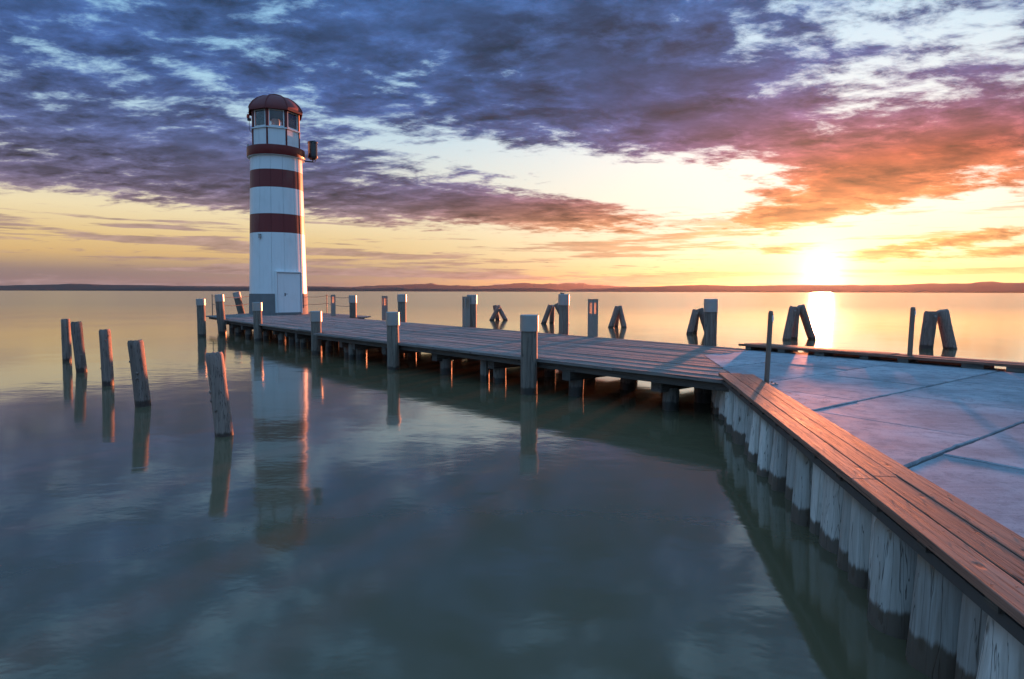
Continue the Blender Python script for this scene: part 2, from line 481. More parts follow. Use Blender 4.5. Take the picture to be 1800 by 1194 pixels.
def mat_water():
    t, b, _ = material('lake_water')
    p = world_pos(t)
    n0 = noise(t, mapping(t, p, sc=(.16, .16, .16)), 1.0, 3, .5)
    n1 = noise(t, mapping(t, p, sc=(1.0, 1.5, 1)), 1.0, 4, .5, .3)
    n2 = noise(t, mapping(t, p, (4, 1, 0), (0, 0, R(25)), (4.5, 6.0, 1)), 1.0, 3, .5)
    setin(t, b.inputs['Base Color'], (.120, .094, .050))
    b.inputs['IOR'].default_value = 1.75
    py = sepx(t, p)[1]
    lake_open = py.step(18, 90)                 # sheltered bay, wind-ruffled open lake beyond the pier
    setin(t, b.inputs['Roughness'], lake_open * .10 + .075)
    b.inputs['Specular IOR Level'].default_value = .5
    calm = (n0.step(.36, .62) * .7 + .3) * (lake_open * 1.6 + .65)
    bump(t, b, n1 * calm * 1.0 + n2 * calm * .22 + n0 * 1.0, 1.0, .011)
mat_water()

# ------------------------------------------------------------------ lake, hills
def ring_disc(rad, n=96):
    mb = MB()
    rs = [30, 120, 500, 2000, rad]
    vs = [(0, 0, 0)]
    for r in rs: vs += [(r * math.cos(2 * math.pi * k / n), r * math.sin(2 * math.pi * k / n), 0) for k in range(n)]
    fs = [(0, 1 + k, 1 + (k + 1) % n) for k in range(n)]
    for i in range(len(rs) - 1):
        fs += [(1 + i * n + k, 1 + (i + 1) * n + k, 1 + (i + 1) * n + (k + 1) % n, 1 + i * n + (k + 1) % n) for k in range(n)]
    return mb.add(vs, fs)
obj('lake', ring_disc(17000), 'lake_water', kind='structure')

def hills(name, mat, dist, prof, depth, seed, rough=.10):
    """a ridge standing at its true distance: profile of (azimuth in degrees, height in metres)"""
    mb = MB(); vs = []; n = 0
    a = prof[0][0]; cols = []
    while a <= prof[-1][0] + 1e-6:
        for (a0, h0), (a1, h1) in zip(prof[:-1], prof[1:]):
            if a0 <= a <= a1 + 1e-9:
                f = (a - a0) / (a1 - a0); f = f * f * (3 - 2 * f); h = h0 + (h1 - h0) * f; break
        h *= 1 + rough * (mnoise.noise(Vector((a * 1.3, seed, 0))) + .5 * mnoise.noise(Vector((a * 4.1, seed, 3))) + .35 * mnoise.noise(Vector((a * 13., seed, 5))))
        cols.append((a, max(h, 1.0))); a += .12
    rows = [(0, -1.0), (0, .10), (.12, .45), (.35, .85), (.5, 1.0), (.75, .7), (1.0, -.02)]
    for ca, h in cols:
        for i, (f, k) in enumerate(rows):
            jit = 1 + .06 * mnoise.noise(Vector((ca * 2, i * 1.7, seed)))
            r = dist + depth * f
            z = -.5 if i in (0, len(rows) - 1) else h * k * (jit if i != 4 else 1)
            vs.append((r * math.sin(R(ca)), r * math.cos(R(ca)), z))
    m = len(rows)
    fs = [(i * m + j, (i + 1) * m + j, (i + 1) * m + j + 1, i * m + j + 1) for i in range(len(cols) - 1) for j in range(m - 1)]
    mb.add(vs, fs, True)
    return obj(name, mb, mat, kind='structure')
def px_prof(pts, dist, base):
    out = []
    for px, py in pts:
        a = math.degrees(math.atan((px - 900) / 1080))
        out.append((a, (base - py) / 1080 * math.cos(R(a)) * dist + CAM_H))
    return out
hills('hills_right', 'hill_wood', 5200, [(0.5, 1)] + px_prof([(980, 510.5), (1040, 507.5), (1130, 503.5), (1235, 500), (1300, 501.5), (1400, 499.5), (1480, 499.5), (1560, 499), (1645, 495.8), (1690, 496), (1735, 492), (1770, 494.5), (1850, 493), (2000, 492), (2300, 497), (3000, 503)], 5200, 513.3) + [(72, 1)], 900, 3.0, .04)
hills('hills_shore', 'hill_shore', 4300, [(-70, 12)] + px_prof([(-400, 507), (0, 509), (120, 508.6), (200, 508), (300, 505), (440, 505.5), (560, 504.5), (640, 506.5), (700, 504.5), (730, 506.5), (800, 507), (850, 506.5), (900, 505.5), (955, 505), (985, 508), (1010, 510.5)], 4300, 511.6) + [(9, 1)], 500, 9.0, .08)
hills('hills_ridge', 'hill_wood', 8800, [(-72, 90)] + px_prof([(-500, 499), (-100, 502), (0, 502), (60, 500.5), (140, 498.3), (190, 500), (260, 500.5), (330, 502), (440, 502.5), (560, 502), (640, 504), (720, 507)], 8800, 510.8) + [(-6, 2)], 1200, 5.0, .04)
hills('mountains', 'hill_wood', 13500, [(-22, 20)] + px_prof([(600, 505), (680, 501), (745, 498.5), (757, 497), (775, 500.5), (850, 502), (880, 499), (920, 496), (950, 498), (990, 497), (1010, 496), (1050, 500), (1120, 503), (1250, 506)], 13500, 512) + [(24, 10)], 1500, 7.0, .10)

# the air over the lake
hz = MB().box((0, 0, 149), (35000, 35000, 300))
hm = bpy.data.materials.new('haze_air'); hm.use_nodes = True; MAT['haze_air'] = hm
ht = hm.node_tree; ht.nodes.clear()
ho = ht.nodes.new('ShaderNodeOutputMaterial'); hv = ht.nodes.new('ShaderNodeVolumePrincipled')
hv.inputs['Color'].default_value = (.93, .90, .92, 1)
hv.inputs['Density'].default_value = 0.7e-5
hv.inputs['Anisotropy'].default_value = .75
ht.links.new(hv.outputs[0], ho.inputs['Volume'])
hazeo = obj('haze', hz, 'haze_air', kind='stuff')

# ------------------------------------------------------------------ quay platform
DECK = .66
JA, JB = Vector((.810, .586)), Vector((-.586, .810))
def ab(a, b): return JA * a + JB * b
def clip(poly, p, nrm):
    out = []
    for i in range(len(poly)):
        a, b = Vector(poly[i]), Vector(poly[(i + 1) % len(poly)])
        da, db = (a - p).dot(nrm), (b - p).dot(nrm)
        if da >= 0: out.append(a)
        if da * db < 0: out.append(a + (b - a) * (da / (da - db)))
    return out
BEN0, BEN1 = Vector((1.45, 0.0)), Vector((2.93, 8.68))          # outer edge of the near coping
bd = (BEN1 - BEN0).normalized(); bn = Vector((bd.y, -bd.x))      # bn points inland
FAR0, FAR1 = Vector((4.92, 13.2)), Vector((12.0, 4.12))          # inner edge of the far coping
fd = (FAR1 - FAR0).normalized(); fn = Vector((-fd.y, fd.x))      # fn points out over the water
S0, S1 = Vector((3.35, 9.35)), Vector((3.77, 12.05))             # seam between slabs and deck
sd = (S1 - S0).normalized(); sn = Vector((sd.y, -sd.x))
T1 = FAR0 + fn * .05
td = (T1 - S1).normalized(); tn = Vector((td.y, -td.x))
def platform_clip(poly, inset=0.0):
    poly = clip(poly, BEN0 + bn * (.20 + inset), bn)
    poly = clip(poly, FAR0 + fn * (.30 - inset), -fn)
    poly = clip(poly, S0 + sn * inset, sn)
    poly = clip(poly, S1 + tn * inset, tn)
    return clip(poly, Vector((0, -1.5)), Vector((0, 1)))
big = [(-20, -20), (30, -20), (30, 30), (-20, 30)]
pav = obj('pavement', MB().prism([tuple(p) for p in platform_clip(big)], -1.5, DECK - .022), 'fill', kind='structure')
rows_b = [-7.1, -5.6, -4.1, -2.6, -1.1, .38, 1.855, 3.325, 4.765, 6.14, 9.0]
for i in range(len(rows_b) - 1):
    b0, b1 = rows_b[i], rows_b[i + 1]
    a0 = (5.42 if i % 2 == 1 else 6.30) - 1.885 * 5
    if i == 7: a0 = 7.32 - 1.885 * 5
    if i == 8: a0 = 8.2 - 1.885 * 5
    if i == 9: a0 = -4.0
    w = 1.885 if i < 9 else 30
    for k in range(11):
        gj = .014 if i in (5, 6, 7) else .008
        lo, hi_ = a0 + w * k + .010, a0 + w * (k + 1) - .010
        poly = platform_clip([ab(lo, b0 + gj), ab(hi_, b0 + gj), ab(hi_, b1 - gj), ab(lo, b1 - gj)], .004)
        if len(poly) < 3: continue
        c = sum((Vector(p) for p in poly), Vector((0, 0))) / len(poly)
        if max((Vector(p) - c).length for p in poly) < .12: continue
        z = DECK + rnd.uniform(-.006, .003)
        mb = MB(); L = [Vector(p) - c for p in poly]
        n = len(L)
        ar = sum(L[j].x * L[(j + 1) % n].y - L[(j + 1) % n].x * L[j].y for j in range(n))
        if ar < 0: L = L[::-1]
        fine = []
        for j in range(n):                      # worn, slightly ragged arrises
            p0, p1 = L[j], L[(j + 1) % n]; e = p1 - p0; m_ = max(1, int(e.length / .11)); nn = Vector((e.y, -e.x)).normalized()
            for q in range(m_):
                jit = 0 if q == 0 else -abs(rnd.gauss(0, .0045)) - (.012 if rnd.random() < .05 else 0)
                fine.append(p0 + e * ((q + (rnd.uniform(-.3, .3) if q else 0)) / m_) + nn * jit)
        L = fine; n = len(L)
        ins = [p * (1 - .010 / max(.1, p.length)) for p in L]
        vs = [(p.x, p.y, -.06) for p in L] + [(p.x, p.y, -.009) for p in L] + [(p.x, p.y, 0) for p in ins]
        fs = [tuple(range(2 * n, 3 * n))]
        for j in range(n):
            j2 = (j + 1) % n
            fs += [(j, j2, n + j2, n + j), (n + j, n + j2, 2 * n + j2, 2 * n + j)]
        mb.add(vs, fs)
        obj('slab', mb, 'concrete', pav, (c.x, c.y, z), (rnd.uniform(-.0015, .0015), rnd.uniform(-.0015, .0015), 0))

# log retaining wall below the near coping, and its return under the pier
wall = thing('log_retaining_wall', 'retaining wall of upright pale logs below the plank coping at right', 'wall', (2.2, 4.5, 0))
def log_row(p0, p1, inset_n, seed, rmin, rmax, ztop):
    d = (p1 - p0).normalized(); L = (p1 - p0).length; s = 0.0; k = 0; rg = random.Random(seed)
    while s < L:
        r = rmin + (rmax - rmin) * rg.random() ** 1.3
        s += r
        face = rg.uniform(-.055, .07)
        p = p0 + d * s + inset_n * (r + face)
        lean = rg.uniform(-.02, .02), rg.uniform(-.02, .02)
        h = ztop + rg.uniform(-.03, .02)
        flare = -inset_n * rg.uniform(.02, .12)
        mb = MB().log((flare.x, flare.y, -.9), (lean[0] + d.x * rg.uniform(-.06, .06), lean[1] + d.y * rg.uniform(-.06, .06), h), r, r * rg.uniform(.92, 1.0), seed + k * 1.37, 26, 11, .07, rg.choice((1, 1, 2)))
        obj('log', mb, 'log_wall_wood', wall, (p.x, p.y, 0))
        s += r * rg.uniform(.98, 1.10); k += 1
log_row(BEN0 + bd * .2 + bn * .10, BEN1 - bd * .05 + bn * .10, bn, 21, .085, .185, .63)
log_row(Vector((3.05, 8.62)), Vector((3.80, 12.3)), sn, 57, .09, .15, .52)
# rubber strip behind the log heads and the rail that the coping is nailed to
def strip(name, mat, o0, o1, z0, z1, a=-.3, parent=wall):
    L = (BEN1 - BEN0).length - .06
    c0 = BEN0 + bd * a; c = c0 + bd * (L - a) / 2 + bn * (o0 + o1) / 2
    return obj(name, MB().box((0, 0, 0), (L - a, o1 - o0, z1 - z0)), mat, parent, (c.x, c.y, (z0 + z1) / 2), (0, 0, math.atan2(bd.y, bd.x)))
strip('rubber_strip', 'rubber', .050, .068, .612, .668)
coping = thing('plank_coping', 'three reddish brown planks capping the log wall along the near water edge', 'coping', (BEN0.x, BEN0.y, .70))
joints = [-.6, .55, 3.62 + .16, 8.80]
for lane in range(3):
    for s0, s1 in zip(joints[:-1], joints[1:]):
        w = .1455; off = .004 + lane * .151 + w / 2
        e0 = s0 + .003 + (lane * .07); e1 = s1 - .003 + (lane * .07 if s1 < 8 else -lane * .05)
        c = BEN0 + bd * ((e0 + e1) / 2) + bn * off
        obj('plank', MB().box((0, 0, 0), (e1 - e0, w, .042), 0, .004), 'coping_wood', coping, (c.x, c.y, .739 + rnd.uniform(-.003, .003)), (rnd.uniform(-.012, .012), 0, math.atan2(bd.y, bd.x)))
scr = MB()
for k in range(16):
    for lane in range(3):
        for o in (-.04, .04):
            c = BEN0 + bd * (.15 + k * .56 + rnd.uniform(-.012, .012)) + bn * (.075 + lane * .151 + o + rnd.uniform(-.01, .01)) - BEN0
            scr.tube((c.x, c.y, .0), (c.x, c.y, .0015), .0055, .005, 8)
obj('screws', scr, 'steel', coping, (BEN0.x, BEN0.y, .7625), kind='stuff')
for k in range(16):
    s = .15 + k * .56
    c = BEN0 + bd * s + bn * .23
    obj('bearer', MB().box((0, 0, 0), (.09, .40, .052), 0, .003), 'beam_wood', coping, (c.x, c.y, .691), (0, 0, math.atan2(bd.y, bd.x) + rnd.uniform(-.05, .05)))

far = thing('raised_plank_walk', 'low raised plank walk along the far edge of the concrete platform', 'coping', (FAR0.x, FAR0.y, .7))
fj = [-.05, 2.9, 5.8, 8.7, 11.4]
for lane in range(4):
    for s0, s1 in zip(fj[:-1], fj[1:]):
        e0, e1 = s0 + .004 + (lane * .05 if s0 < 0 else 0), s1 - .004
        c = FAR0 + fd * ((e0 + e1) / 2) + fn * (.07 + lane * .135)
        obj('plank', MB().box((0, 0, 0), (e1 - e0, .127, .045), 0, .004), 'coping_wood', far, (c.x, c.y, .762 + rnd.uniform(-.004, .004)), (rnd.uniform(-.012, .012), 0, math.atan2(fd.y, fd.x)))
for k in range(15):
    s = .12 + k * .78 + rnd.uniform(-.12, .12)
    c = FAR0 + fd * s + fn * .27
    obj('bearer', MB().box((0, 0, 0), (rnd.uniform(.12, .3), .50, .074), 0, .003), 'beam_wood', far, (c.x, c.y, .7005), (0, 0, math.atan2(fd.y, fd.x) + rnd.uniform(-.08, .08)))
c = FAR0 + fd * 5.6 + fn * .42
obj('edge_beam', MB().box((0, 0, 0), (11.2, .09, .09), 0, .004), 'beam_wood', far, (c.x, c.y, .612), (0, 0, math.atan2(fd.y, fd.x)))
for s0, s1 in ((.02, .75), (1.2, 2.85), (2.95, 4.3), (4.75, 6.9), (7.1, 9.2), (9.5, 11.2)):  # boards added to block low sun through the gap under the walk
    c = FAR0 + fd * ((s0 + s1) / 2) + fn * .575
    obj('shade_skirt_board', MB().box((0, 0, 0), (s1 - s0, .03, .095), 0, .003), 'beam_wood', far, (c.x, c.y, .688), (0, 0, math.atan2(fd.y, fd.x)))
# piles that carry the outer edge of the far walk
for k in range(13):
    c = FAR0 + fd * (.3 + k * .9) + fn * .42
    obj('pile', MB().log((0, 0, -.9), (0, 0, .565), .11, .10, 400 + k, 14, 5), 'pile_wood', far, (c.x, c.y, 0))

# ------------------------------------------------------------------ pier
PD, PN = Vector((-.642, .767)), Vector((.767, .642))
def sn_(s, n): return PD * s + PN * n
pier = thing('plank_pier', 'long weathered grey plank pier on round piles leading to the lighthouse', 'pier', (-3, 18, 0))
FARN = 12.48
A_ = Vector((2.95, 8.62)); B_ = Vector((-5.86, 18.05))
sA, nA = A_.dot(PD), A_.dot(PN); sB, nB = B_.dot(PD), B_.dot(PN)
def plank_quad(p0, p1, p2, p3, z, th=.05):
    """p0-p1 is the near long edge, p3-p2 the far one"""
    c = (p0 + p1 + p2 + p3) / 4; dr = ((p1 - p0) + (p2 - p3)).normalized(); ang = math.atan2(dr.y, dr.x)
    ca, sa = math.cos(-ang), math.sin(-ang)
    loc = [((p - c).x * ca - (p - c).y * sa, (p - c).x * sa + (p - c).y * ca) for p in (p0, p1, p2, p3)]
    mb = MB().prism(loc, -th, 0)
    obj('plank', mb, 'deck_wood', pier, (c.x, c.y, z), (rnd.uniform(-.006, .006), 0, ang))
def lane_breaks(s0, s1, L, off):
    br = [s0]; s = s0 + off
    while s < s1 - .8:
        if s > s0 + .8: br.append(s)
        s += L
    return br + [s1]
# first length: fans slightly from the platform to the step
NL = 42
for k in range(NL):
    f0, f1 = k / NL, (k + 1) / NL
    def edge(s, f):
        g = (s - sA) / (sB - sA)
        n0 = nA + (nB - nA) * g
        return sn_(s, n0 + (FARN - n0) * f)
    # each lane begins at the seam of the platform
    fm = (f0 + f1) / 2
    def over_slabs(s):
        p = edge(s, fm)
        return (p - S0).dot(sn) > -.014 and (p - S1).dot(tn) > -.014
    s_start = sA + 2.0
    while s_start > sA - 4.2 and not over_slabs(s_start - .01): s_start -= .01
    br = lane_breaks(s_start, sB, 5.6, (2.2, 4.6, 3.3, 5.4)[k % 4])
    for s0, s1 in zip(br[:-1], br[1:]):
        g = .05
        q = lambda s, f: edge(s, f)
        f0g, f1g = f0 + .045 / NL, f1 - .045 / NL
        plank_quad(q(s0 + .004, f0g), q(s1 - .004, f0g), q(s1 - .004, f1g), q(s0 + .004, f1g), DECK + rnd.uniform(-.006, .006))
# second length
sC, nL = 28.25, 7.47
NL2 = 32
for k in range(NL2):
    n0 = nL + (FARN - nL) * k / NL2; n1 = nL + (FARN - nL) * (k + 1) / NL2
    br = lane_breaks(sB + .01, sC if n0 < 12.3 else 26.9, 4.6, (2.2, 4.1, 1.4, 3.2)[k % 4])
    for s0, s1 in zip(br[:-1], br[1:]):
        plank_quad(sn_(s0 + .004, n0 + .005), sn_(s1 - .004, n0 + .005), sn_(s1 - .004, n1 - .005), sn_(s0 + .004, n1 - .005), DECK + rnd.uniform(-.005, .005))
# the head round the lighthouse
def head_range(n):
    a = sC + .004 if n < 12.48 else 27.0 + max(0, n - 13.4) * 1.2
    if n < 10.6: b = 33.3 + (n - 7.9) / 2.7 * 2.0
    elif n < 13: b = 35.3 + (n - 10.6) / 2.4 * .5
    else: b = 35.8 - (n - 13) * .6
    return a, b
NH = 40
for k in range(NH):
    n0 = 7.9 + (14.2 - 7.9) * k / NH; n1 = 7.9 + (14.2 - 7.9) * (k + 1) / NH
    a, b = head_range((n0 + n1) / 2)
    for s0, s1 in ((a, (a + b) / 2 + (.6 if k % 2 else -.6)), ((a + b) / 2 + (.6 if k % 2 else -.6), b)):
        plank_quad(sn_(s0 + .004, n0 + .005), sn_(s1 - .004, n0 + .005), sn_(s1 - .004, n1 - .005), sn_(s0 + .004, n1 - .005), DECK - .004 + rnd.uniform(-.005, .005))
# carrying timbers
def beam(p0, p1, w, h, ztop, mat='beam_wood', name='beam'):
    c = (p0 + p1) / 2; L = (p1 - p0).length
    obj(name, MB().box((0, 0, 0), (L, w, h), 0, .006), mat, pier, (c.x, c.y, ztop - h / 2), (0, 0, math.atan2((p1 - p0).y, (p1 - p0).x)))
def nedge(s):
    return nA + (nB - nA) * (s - sA) / (sB - sA) if s < sB else (nL if s < sC else 7.9)
zb = DECK - .062
for f in (.035, .24, .5, .76, .965):
    beam(sn_(sA - .1, nA + (FARN - nA) * f), sn_(sB, nB + (FARN - nB) * f), .10, .115, zb, name='stringer')
    beam(sn_(sB, nL + (FARN - nL) * f), sn_(sC, nL + (FARN - nL) * f), .10, .11, zb - .003, name='stringer')
    beam(sn_(sC - .3, 7.95 + 6.1 * f), sn_(33.4, 7.95 + 6.1 * f), .10, .108, zb - .006, name='stringer')
stations = [5.96, 7.75, 9.92, 11.85, 13.9, 15.6, 16.4, 18.6, 20.3, 21.4, 22.8, 24.6, 26.2, 27.9, 29.3, 30.7, 32.2, 34.2]
for i, s in enumerate(stations):
    n0 = nedge(s)
    ext = FARN if s < 27.5 else 14.0
    ns = [n0 + .50 + rnd.uniform(-.12, .10), n0 + (ext - n0) * .36 + rnd.uniform(-.2, .2), n0 + (ext - n0) * .66 + rnd.uniform(-.2, .2), ext - .35]
    if s > 33.5: ns = ns[1:]
    for n in ns:
        p = sn_(s + rnd.uniform(-.1, .1), n)
        r = rnd.uniform(.125, .16)
        obj('pile', MB().log((0, 0, -.9), (rnd.uniform(-.03, .03), rnd.uniform(-.03, .03), DECK - .30), r, r * .97, 900 + i * 7 + n, 16, 6), 'pile_wood', pier, (p.x, p.y, 0))
    beam(sn_(s, ns[0] - .28), sn_(s, ns[-1] + .25), .20, .17, DECK - .178, name='cross_beam')
    if i % 3 == 2 and s < 27:
        p = sn_(s + .35, n0 + .34)
        obj('pile', MB().log((0, 0, -.9), (.0, .0, DECK - .19), .10, .10, 1300 + i, 12, 5), 'pile_wood', pier, (p.x, p.y, 0))

# ------------------------------------------------------------------ lighthouse
LX, LY = -12.5, 32.95
lh = thing('lighthouse', 'white lighthouse with two dark red bands and a domed lantern at the pier end', 'lighthouse', (LX, LY, DECK))
BASE = DECK
CAMA = math.atan2(-LY, -LX)                      # direction from the tower to the viewer's side
def rad_at(z): return 1.475 + (1.285 - 1.475) * (z - BASE) / (8.9 - BASE)
def lp(a, r, z): return (r * math.cos(a), r * math.sin(a), z - BASE)
def lobj(name, mb, mat, parent=lh, **k): return obj(name, mb, mat, parent, (LX, LY, BASE), **k)
lobj('core', MB().lathe([(rad_at(BASE) - .04, .0), (rad_at(8.84) - .04, 8.84 - BASE)], 48), 'seal')
lobj('plinth', MB().lathe([(rad_at(BASE) + .012, 0.002), (rad_at(1.74) + .012, 1.74 - BASE), (rad_at(1.74) - .03, 1.75 - BASE)], 64), 'plinth_concrete')
bands = [(1.752, 4.90, 'white_paint'), (4.904, 5.86, 'red_paint'), (5.864, 7.21, 'white_paint'), (7.214, 8.12, 'red_paint'), (8.124, 8.84, 'white_paint')]
NPAN = 14
for z0, z1, m in bands:
    for k in range(NPAN):
        a0 = CAMA + math.pi / 14 + 2 * math.pi * k / NPAN + .0035; a1 = a0 + 2 * math.pi / NPAN - .007
        mb = MB()
        r0, r1 = rad_at(z0), rad_at(z1)
        mb.lathe([(r0 - .03, z0 - BASE), (r0, z0 - BASE), (r1, z1 - BASE), (r1 - .03, z1 - BASE)], 6, a0, a1)
        for a in (a0, a1):
            mb.add([lp(a, r0 - .03, z0), lp(a, r0, z0), lp(a, r1, z1), lp(a, r1 - .03, z1)], [(0, 1, 2, 3)])
        lobj('wall_panel', mb, m)
# door, 20 degrees round to the right of the side that faces the quay
da = CAMA + R(20)
ddir = Vector((math.cos(da), math.sin(da))); dtan = Vector((-ddir.y, ddir.x)); drz = math.atan2(dtan.y, dtan.x)
def dpos(r, tt, z): p = ddir * r + dtan * tt; return (LX + p.x, LY + p.y, z)
dw, dh = 1.18, 2.02
door = obj('door', MB().box((0, 0, 0), (dw, .05, dh), 0, .0), 'white_paint', lh, dpos(1.475, 0, BASE + .13 + dh / 2), (0, 0, drz))
fr = MB()
fr.box((-dw / 2 - .052, .06, 0), (.045, .24, dh + .1)).box((dw / 2 + .052, .06, 0), (.045, .24, dh + .1)).box((0, .06, dh / 2 + .058), (dw + .15, .28, .05))
obj('door_frame', fr, 'white_paint', door, dpos(1.475, 0, BASE + .13 + dh / 2), (0, 0, 0))
gap = MB().box((0, 0, 0), (dw + .056, .02, dh + .06))
obj('door_seal', gap, 'seal', door, dpos(1.452, 0, BASE + .13 + dh / 2), (0, 0, 0))
obj('threshold', MB().box((0, 0, 0), (dw + .1, .26, .12)), 'plinth_concrete', door, dpos(1.42, 0, BASE + .062), (0, 0, 0))
hd = MB().box((0, 0, 0), (.05, .02, .16)).tube((0, -.01, .03), (0, -.06, .03), .012).tube((0, -.055, .03), (.11, -.055, .03), .011)
obj('door_handle', hd, 'black_metal', door, dpos(1.508, -dw / 2 + .12, BASE + 1.05), (0, 0, 0))
# small wall lamp
wa = CAMA - R(37)
obj('wall_lamp', MB().tube((0, 0, -.08), (0, 0, .09), .07, .06, 10).box((0, 0, .11), (.13, .13, .03)), 'galvanised', lh, (LX + math.cos(wa) * (rad_at(4.7) + .05), LY + math.sin(wa) * (rad_at(4.7) + .05), 4.68))
# lightning conductor down the side
ca_ = CAMA + R(57)
mb = MB().path([lp(ca_, rad_at(z) + .022, z) for z in (1.0, 3.0, 5.0, 7.0, 8.88)], .014, 6)
lobj('conductor', mb, 'steel')
# gallery ring
lobj('gallery', MB().lathe([(1.25, 8.85 - BASE), (1.43, 8.85 - BASE), (1.445, 8.87 - BASE), (1.445, 9.32 - BASE), (1.42, 9.34 - BASE), (1.0, 9.34 - BASE)], 64), 'red_paint')
lobj('gallery_soffit', MB().lathe([(1.26, 8.835 - BASE), (1.42, 8.835 - BASE), (1.42, 8.846 - BASE)], 64), 'white_paint')
# lantern room, eight sides
OA = CAMA + R(2) + math.pi / 8
RC = 1.235
ap = RC * math.cos(math.pi / 8); side = 2 * RC * math.sin(math.pi / 8)
Z1, Z2, Z3 = 9.345, 10.24, 11.19
lobj('lantern_floor', MB().lathe([(0.0, Z2 - .09 - BASE), (RC - .12, Z2 - .09 - BASE), (RC - .12, Z2 - .15 - BASE)], 8, OA, OA + 2 * math.pi, smooth=False), 'dark_inside')
lobj('lantern_ceiling', MB().lathe([(0.0, Z3 + .02 - BASE), (RC - .05, Z3 + .02 - BASE), (RC - .05, Z3 + .06 - BASE), (0, Z3 + .06 - BASE)], 8, OA, OA + 2 * math.pi, smooth=False), 'dark_inside')
for k in range(8):
    am = OA - math.pi / 8 + k * math.pi / 4
    u = Vector((math.cos(am), math.sin(am))); tt = Vector((-u.y, u.x)); rz = math.atan2(tt.y, tt.x)
    def fp(r, q, z, u=u, tt=tt): p = u * r + tt * q; return (LX + p.x, LY + p.y, z)
    bw = side - .11
    pan = MB().box((0, 0, 0), (bw, .03, Z2 - Z1 - .05))
    for j in range(9):
        pan.box((-bw / 2 + bw * (j + .5) / 9, -.017, 0), (bw / 9 - .012, .010, Z2 - Z1 - .06))
    obj('lantern_panel', pan, 'white_paint', lh, fp(ap - .03, 0, (Z1 + Z2) / 2), (0, 0, rz))
    obj('sill', MB().box((0, 0, 0), (side + .02, .13, .055), 0, .01), 'white_paint', lh, fp(ap - .01, 0, Z2 + .01), (0, 0, rz))
    w0 = side - .20; hh = Z3 - Z2 - .10; zc = (Z2 + Z3) / 2 + .02
    wf = MB()
    for sx in (-1, 1): wf.box((sx * (w0 / 2 - .025), 0, 0), (.05, .06, hh))
    for sz in (-1, 1): wf.box((0, 0, sz * (hh / 2 - .025)), (w0 - .10, .056, .05))
    win = obj('window', wf, 'white_paint', lh, fp(ap - .05, 0, zc), (0, 0, rz))
    obj('pane', MB().box((0, 0, 0), (w0 - .10, .008, hh - .10)), 'glass', win, fp(ap - .05, 0, zc))
    av = am + math.pi / 8
    v = Vector((math.cos(av), math.sin(av)))
    obj('mullion', MB().box((0, 0, 0), (.115, .19, Z3 - Z2 + .02), 0, .008), 'red_dark', lh, (LX + v.x * (RC - .09), LY + v.y * (RC - .09), (Z2 + Z3) / 2 + .04), (0, 0, av + math.pi / 2))
    obj('corner_strip', MB().box((0, 0, 0), (.055, .06, Z2 - Z1 - .03)), 'red_dark', lh, (LX + v.x * (RC - .01), LY + v.y * (RC - .01), (Z1 + Z2) / 2 - .01), (0, 0, av + math.pi / 2))
obj('head_rail', MB().lathe([(RC - .15, Z3 - .03), (RC + .01, Z3 - .03), (RC + .01, Z3 + .08), (RC - .15, Z3 + .08)], 8, OA, OA + 2 * math.pi, smooth=False), 'red_dark', lh, (LX, LY, 0))
# dome in eight gores with ribs
prof = [(1.41, 11.15), (1.42, 11.26), (1.35, 11.44), (1.19, 11.66), (.96, 11.86), (.66, 12.02), (.34, 12.10), (.30, 12.13), (.0, 12.14)]
dome = obj('dome', MB().lathe([(1.385, 11.15)] + prof, 8, OA, OA + 2 * math.pi, smooth=False), 'red_dark', lh, (LX, LY, 0))
for k in range(8):
    a = OA + k * math.pi / 4
    obj('rib', MB().path([(r * 1.004 * math.cos(a), r * 1.004 * math.sin(a), z + .004) for r, z in prof[1:7]], .022, 6), 'red_dark', dome, (LX, LY, 0))
obj('dome_cap', MB().lathe([(.36, 12.11), (.36, 12.15), (.27, 12.18), (0, 12.19)], 20), 'red_dark', dome, (LX, LY, 0))
# lamp inside
lampo = obj('lamp', MB().tube((0, 0, 0), (0, 0, .34), .07, .07, 12).tube((0, 0, .34), (0, 0, .42), .12, .12, 16), 'red_plastic', lh, (LX, LY, Z2 - .085))
obj('lamp_lens', MB().lathe([(0, .42), (.19, .42), (.21, .50), (.21, .72), (.17, .80), (0, .82)], 20), 'lamp_white', lampo, (LX, LY, Z2 - .085))
# storm warning lantern on a bracket at the right
rv = Vector((LY, -LX)).normalized()
sx_, sy_ = LX + rv.x * 1.84, LY + rv.y * 1.84
sl_ = obj('storm_lantern', MB().tube((0, 0, 9.27), (0, 0, 9.98), .205, .205, 24), 'black_metal', lh, (sx_, sy_, -.12))
obj('lantern_cap', MB().tube((0, 0, 9.98), (0, 0, 10.03), .265, .265, 24).tube((0, 0, 10.03), (0, 0, 10.07), .25, .20, 24).tube((.1, 0, 10.07), (.1, 0, 10.13), .012, .012, 6), 'black_metal', sl_, (sx_, sy_, -.12))
obj('lantern_base', MB().tube((0, 0, 9.17), (0, 0, 9.27), .26, .265, 24).tube((0, 0, 9.10), (0, 0, 9.17), .16, .2, 20), 'black_metal', sl_, (sx_, sy_, -.12))
obj('lantern_glass', MB().tube((0, 0, 9.275), (0, 0, 9.975), .25, .25, 24), 'glass', sl_, (sx_, sy_, -.12))
br_ = MB().path([(0, 0, 9.12), (0, 0, 8.98), (-rv.x * .42, -rv.y * .42, 8.99)], .035, 8).path([(rv.x * .16, rv.y * .16, 9.14), (rv.x * .14, rv.y * .14, 9.02), (rv.x * .02, rv.y * .02, 8.95)], .014, 6)
obj('bracket', br_, 'black_metal', sl_, (sx_, sy_, -.12))
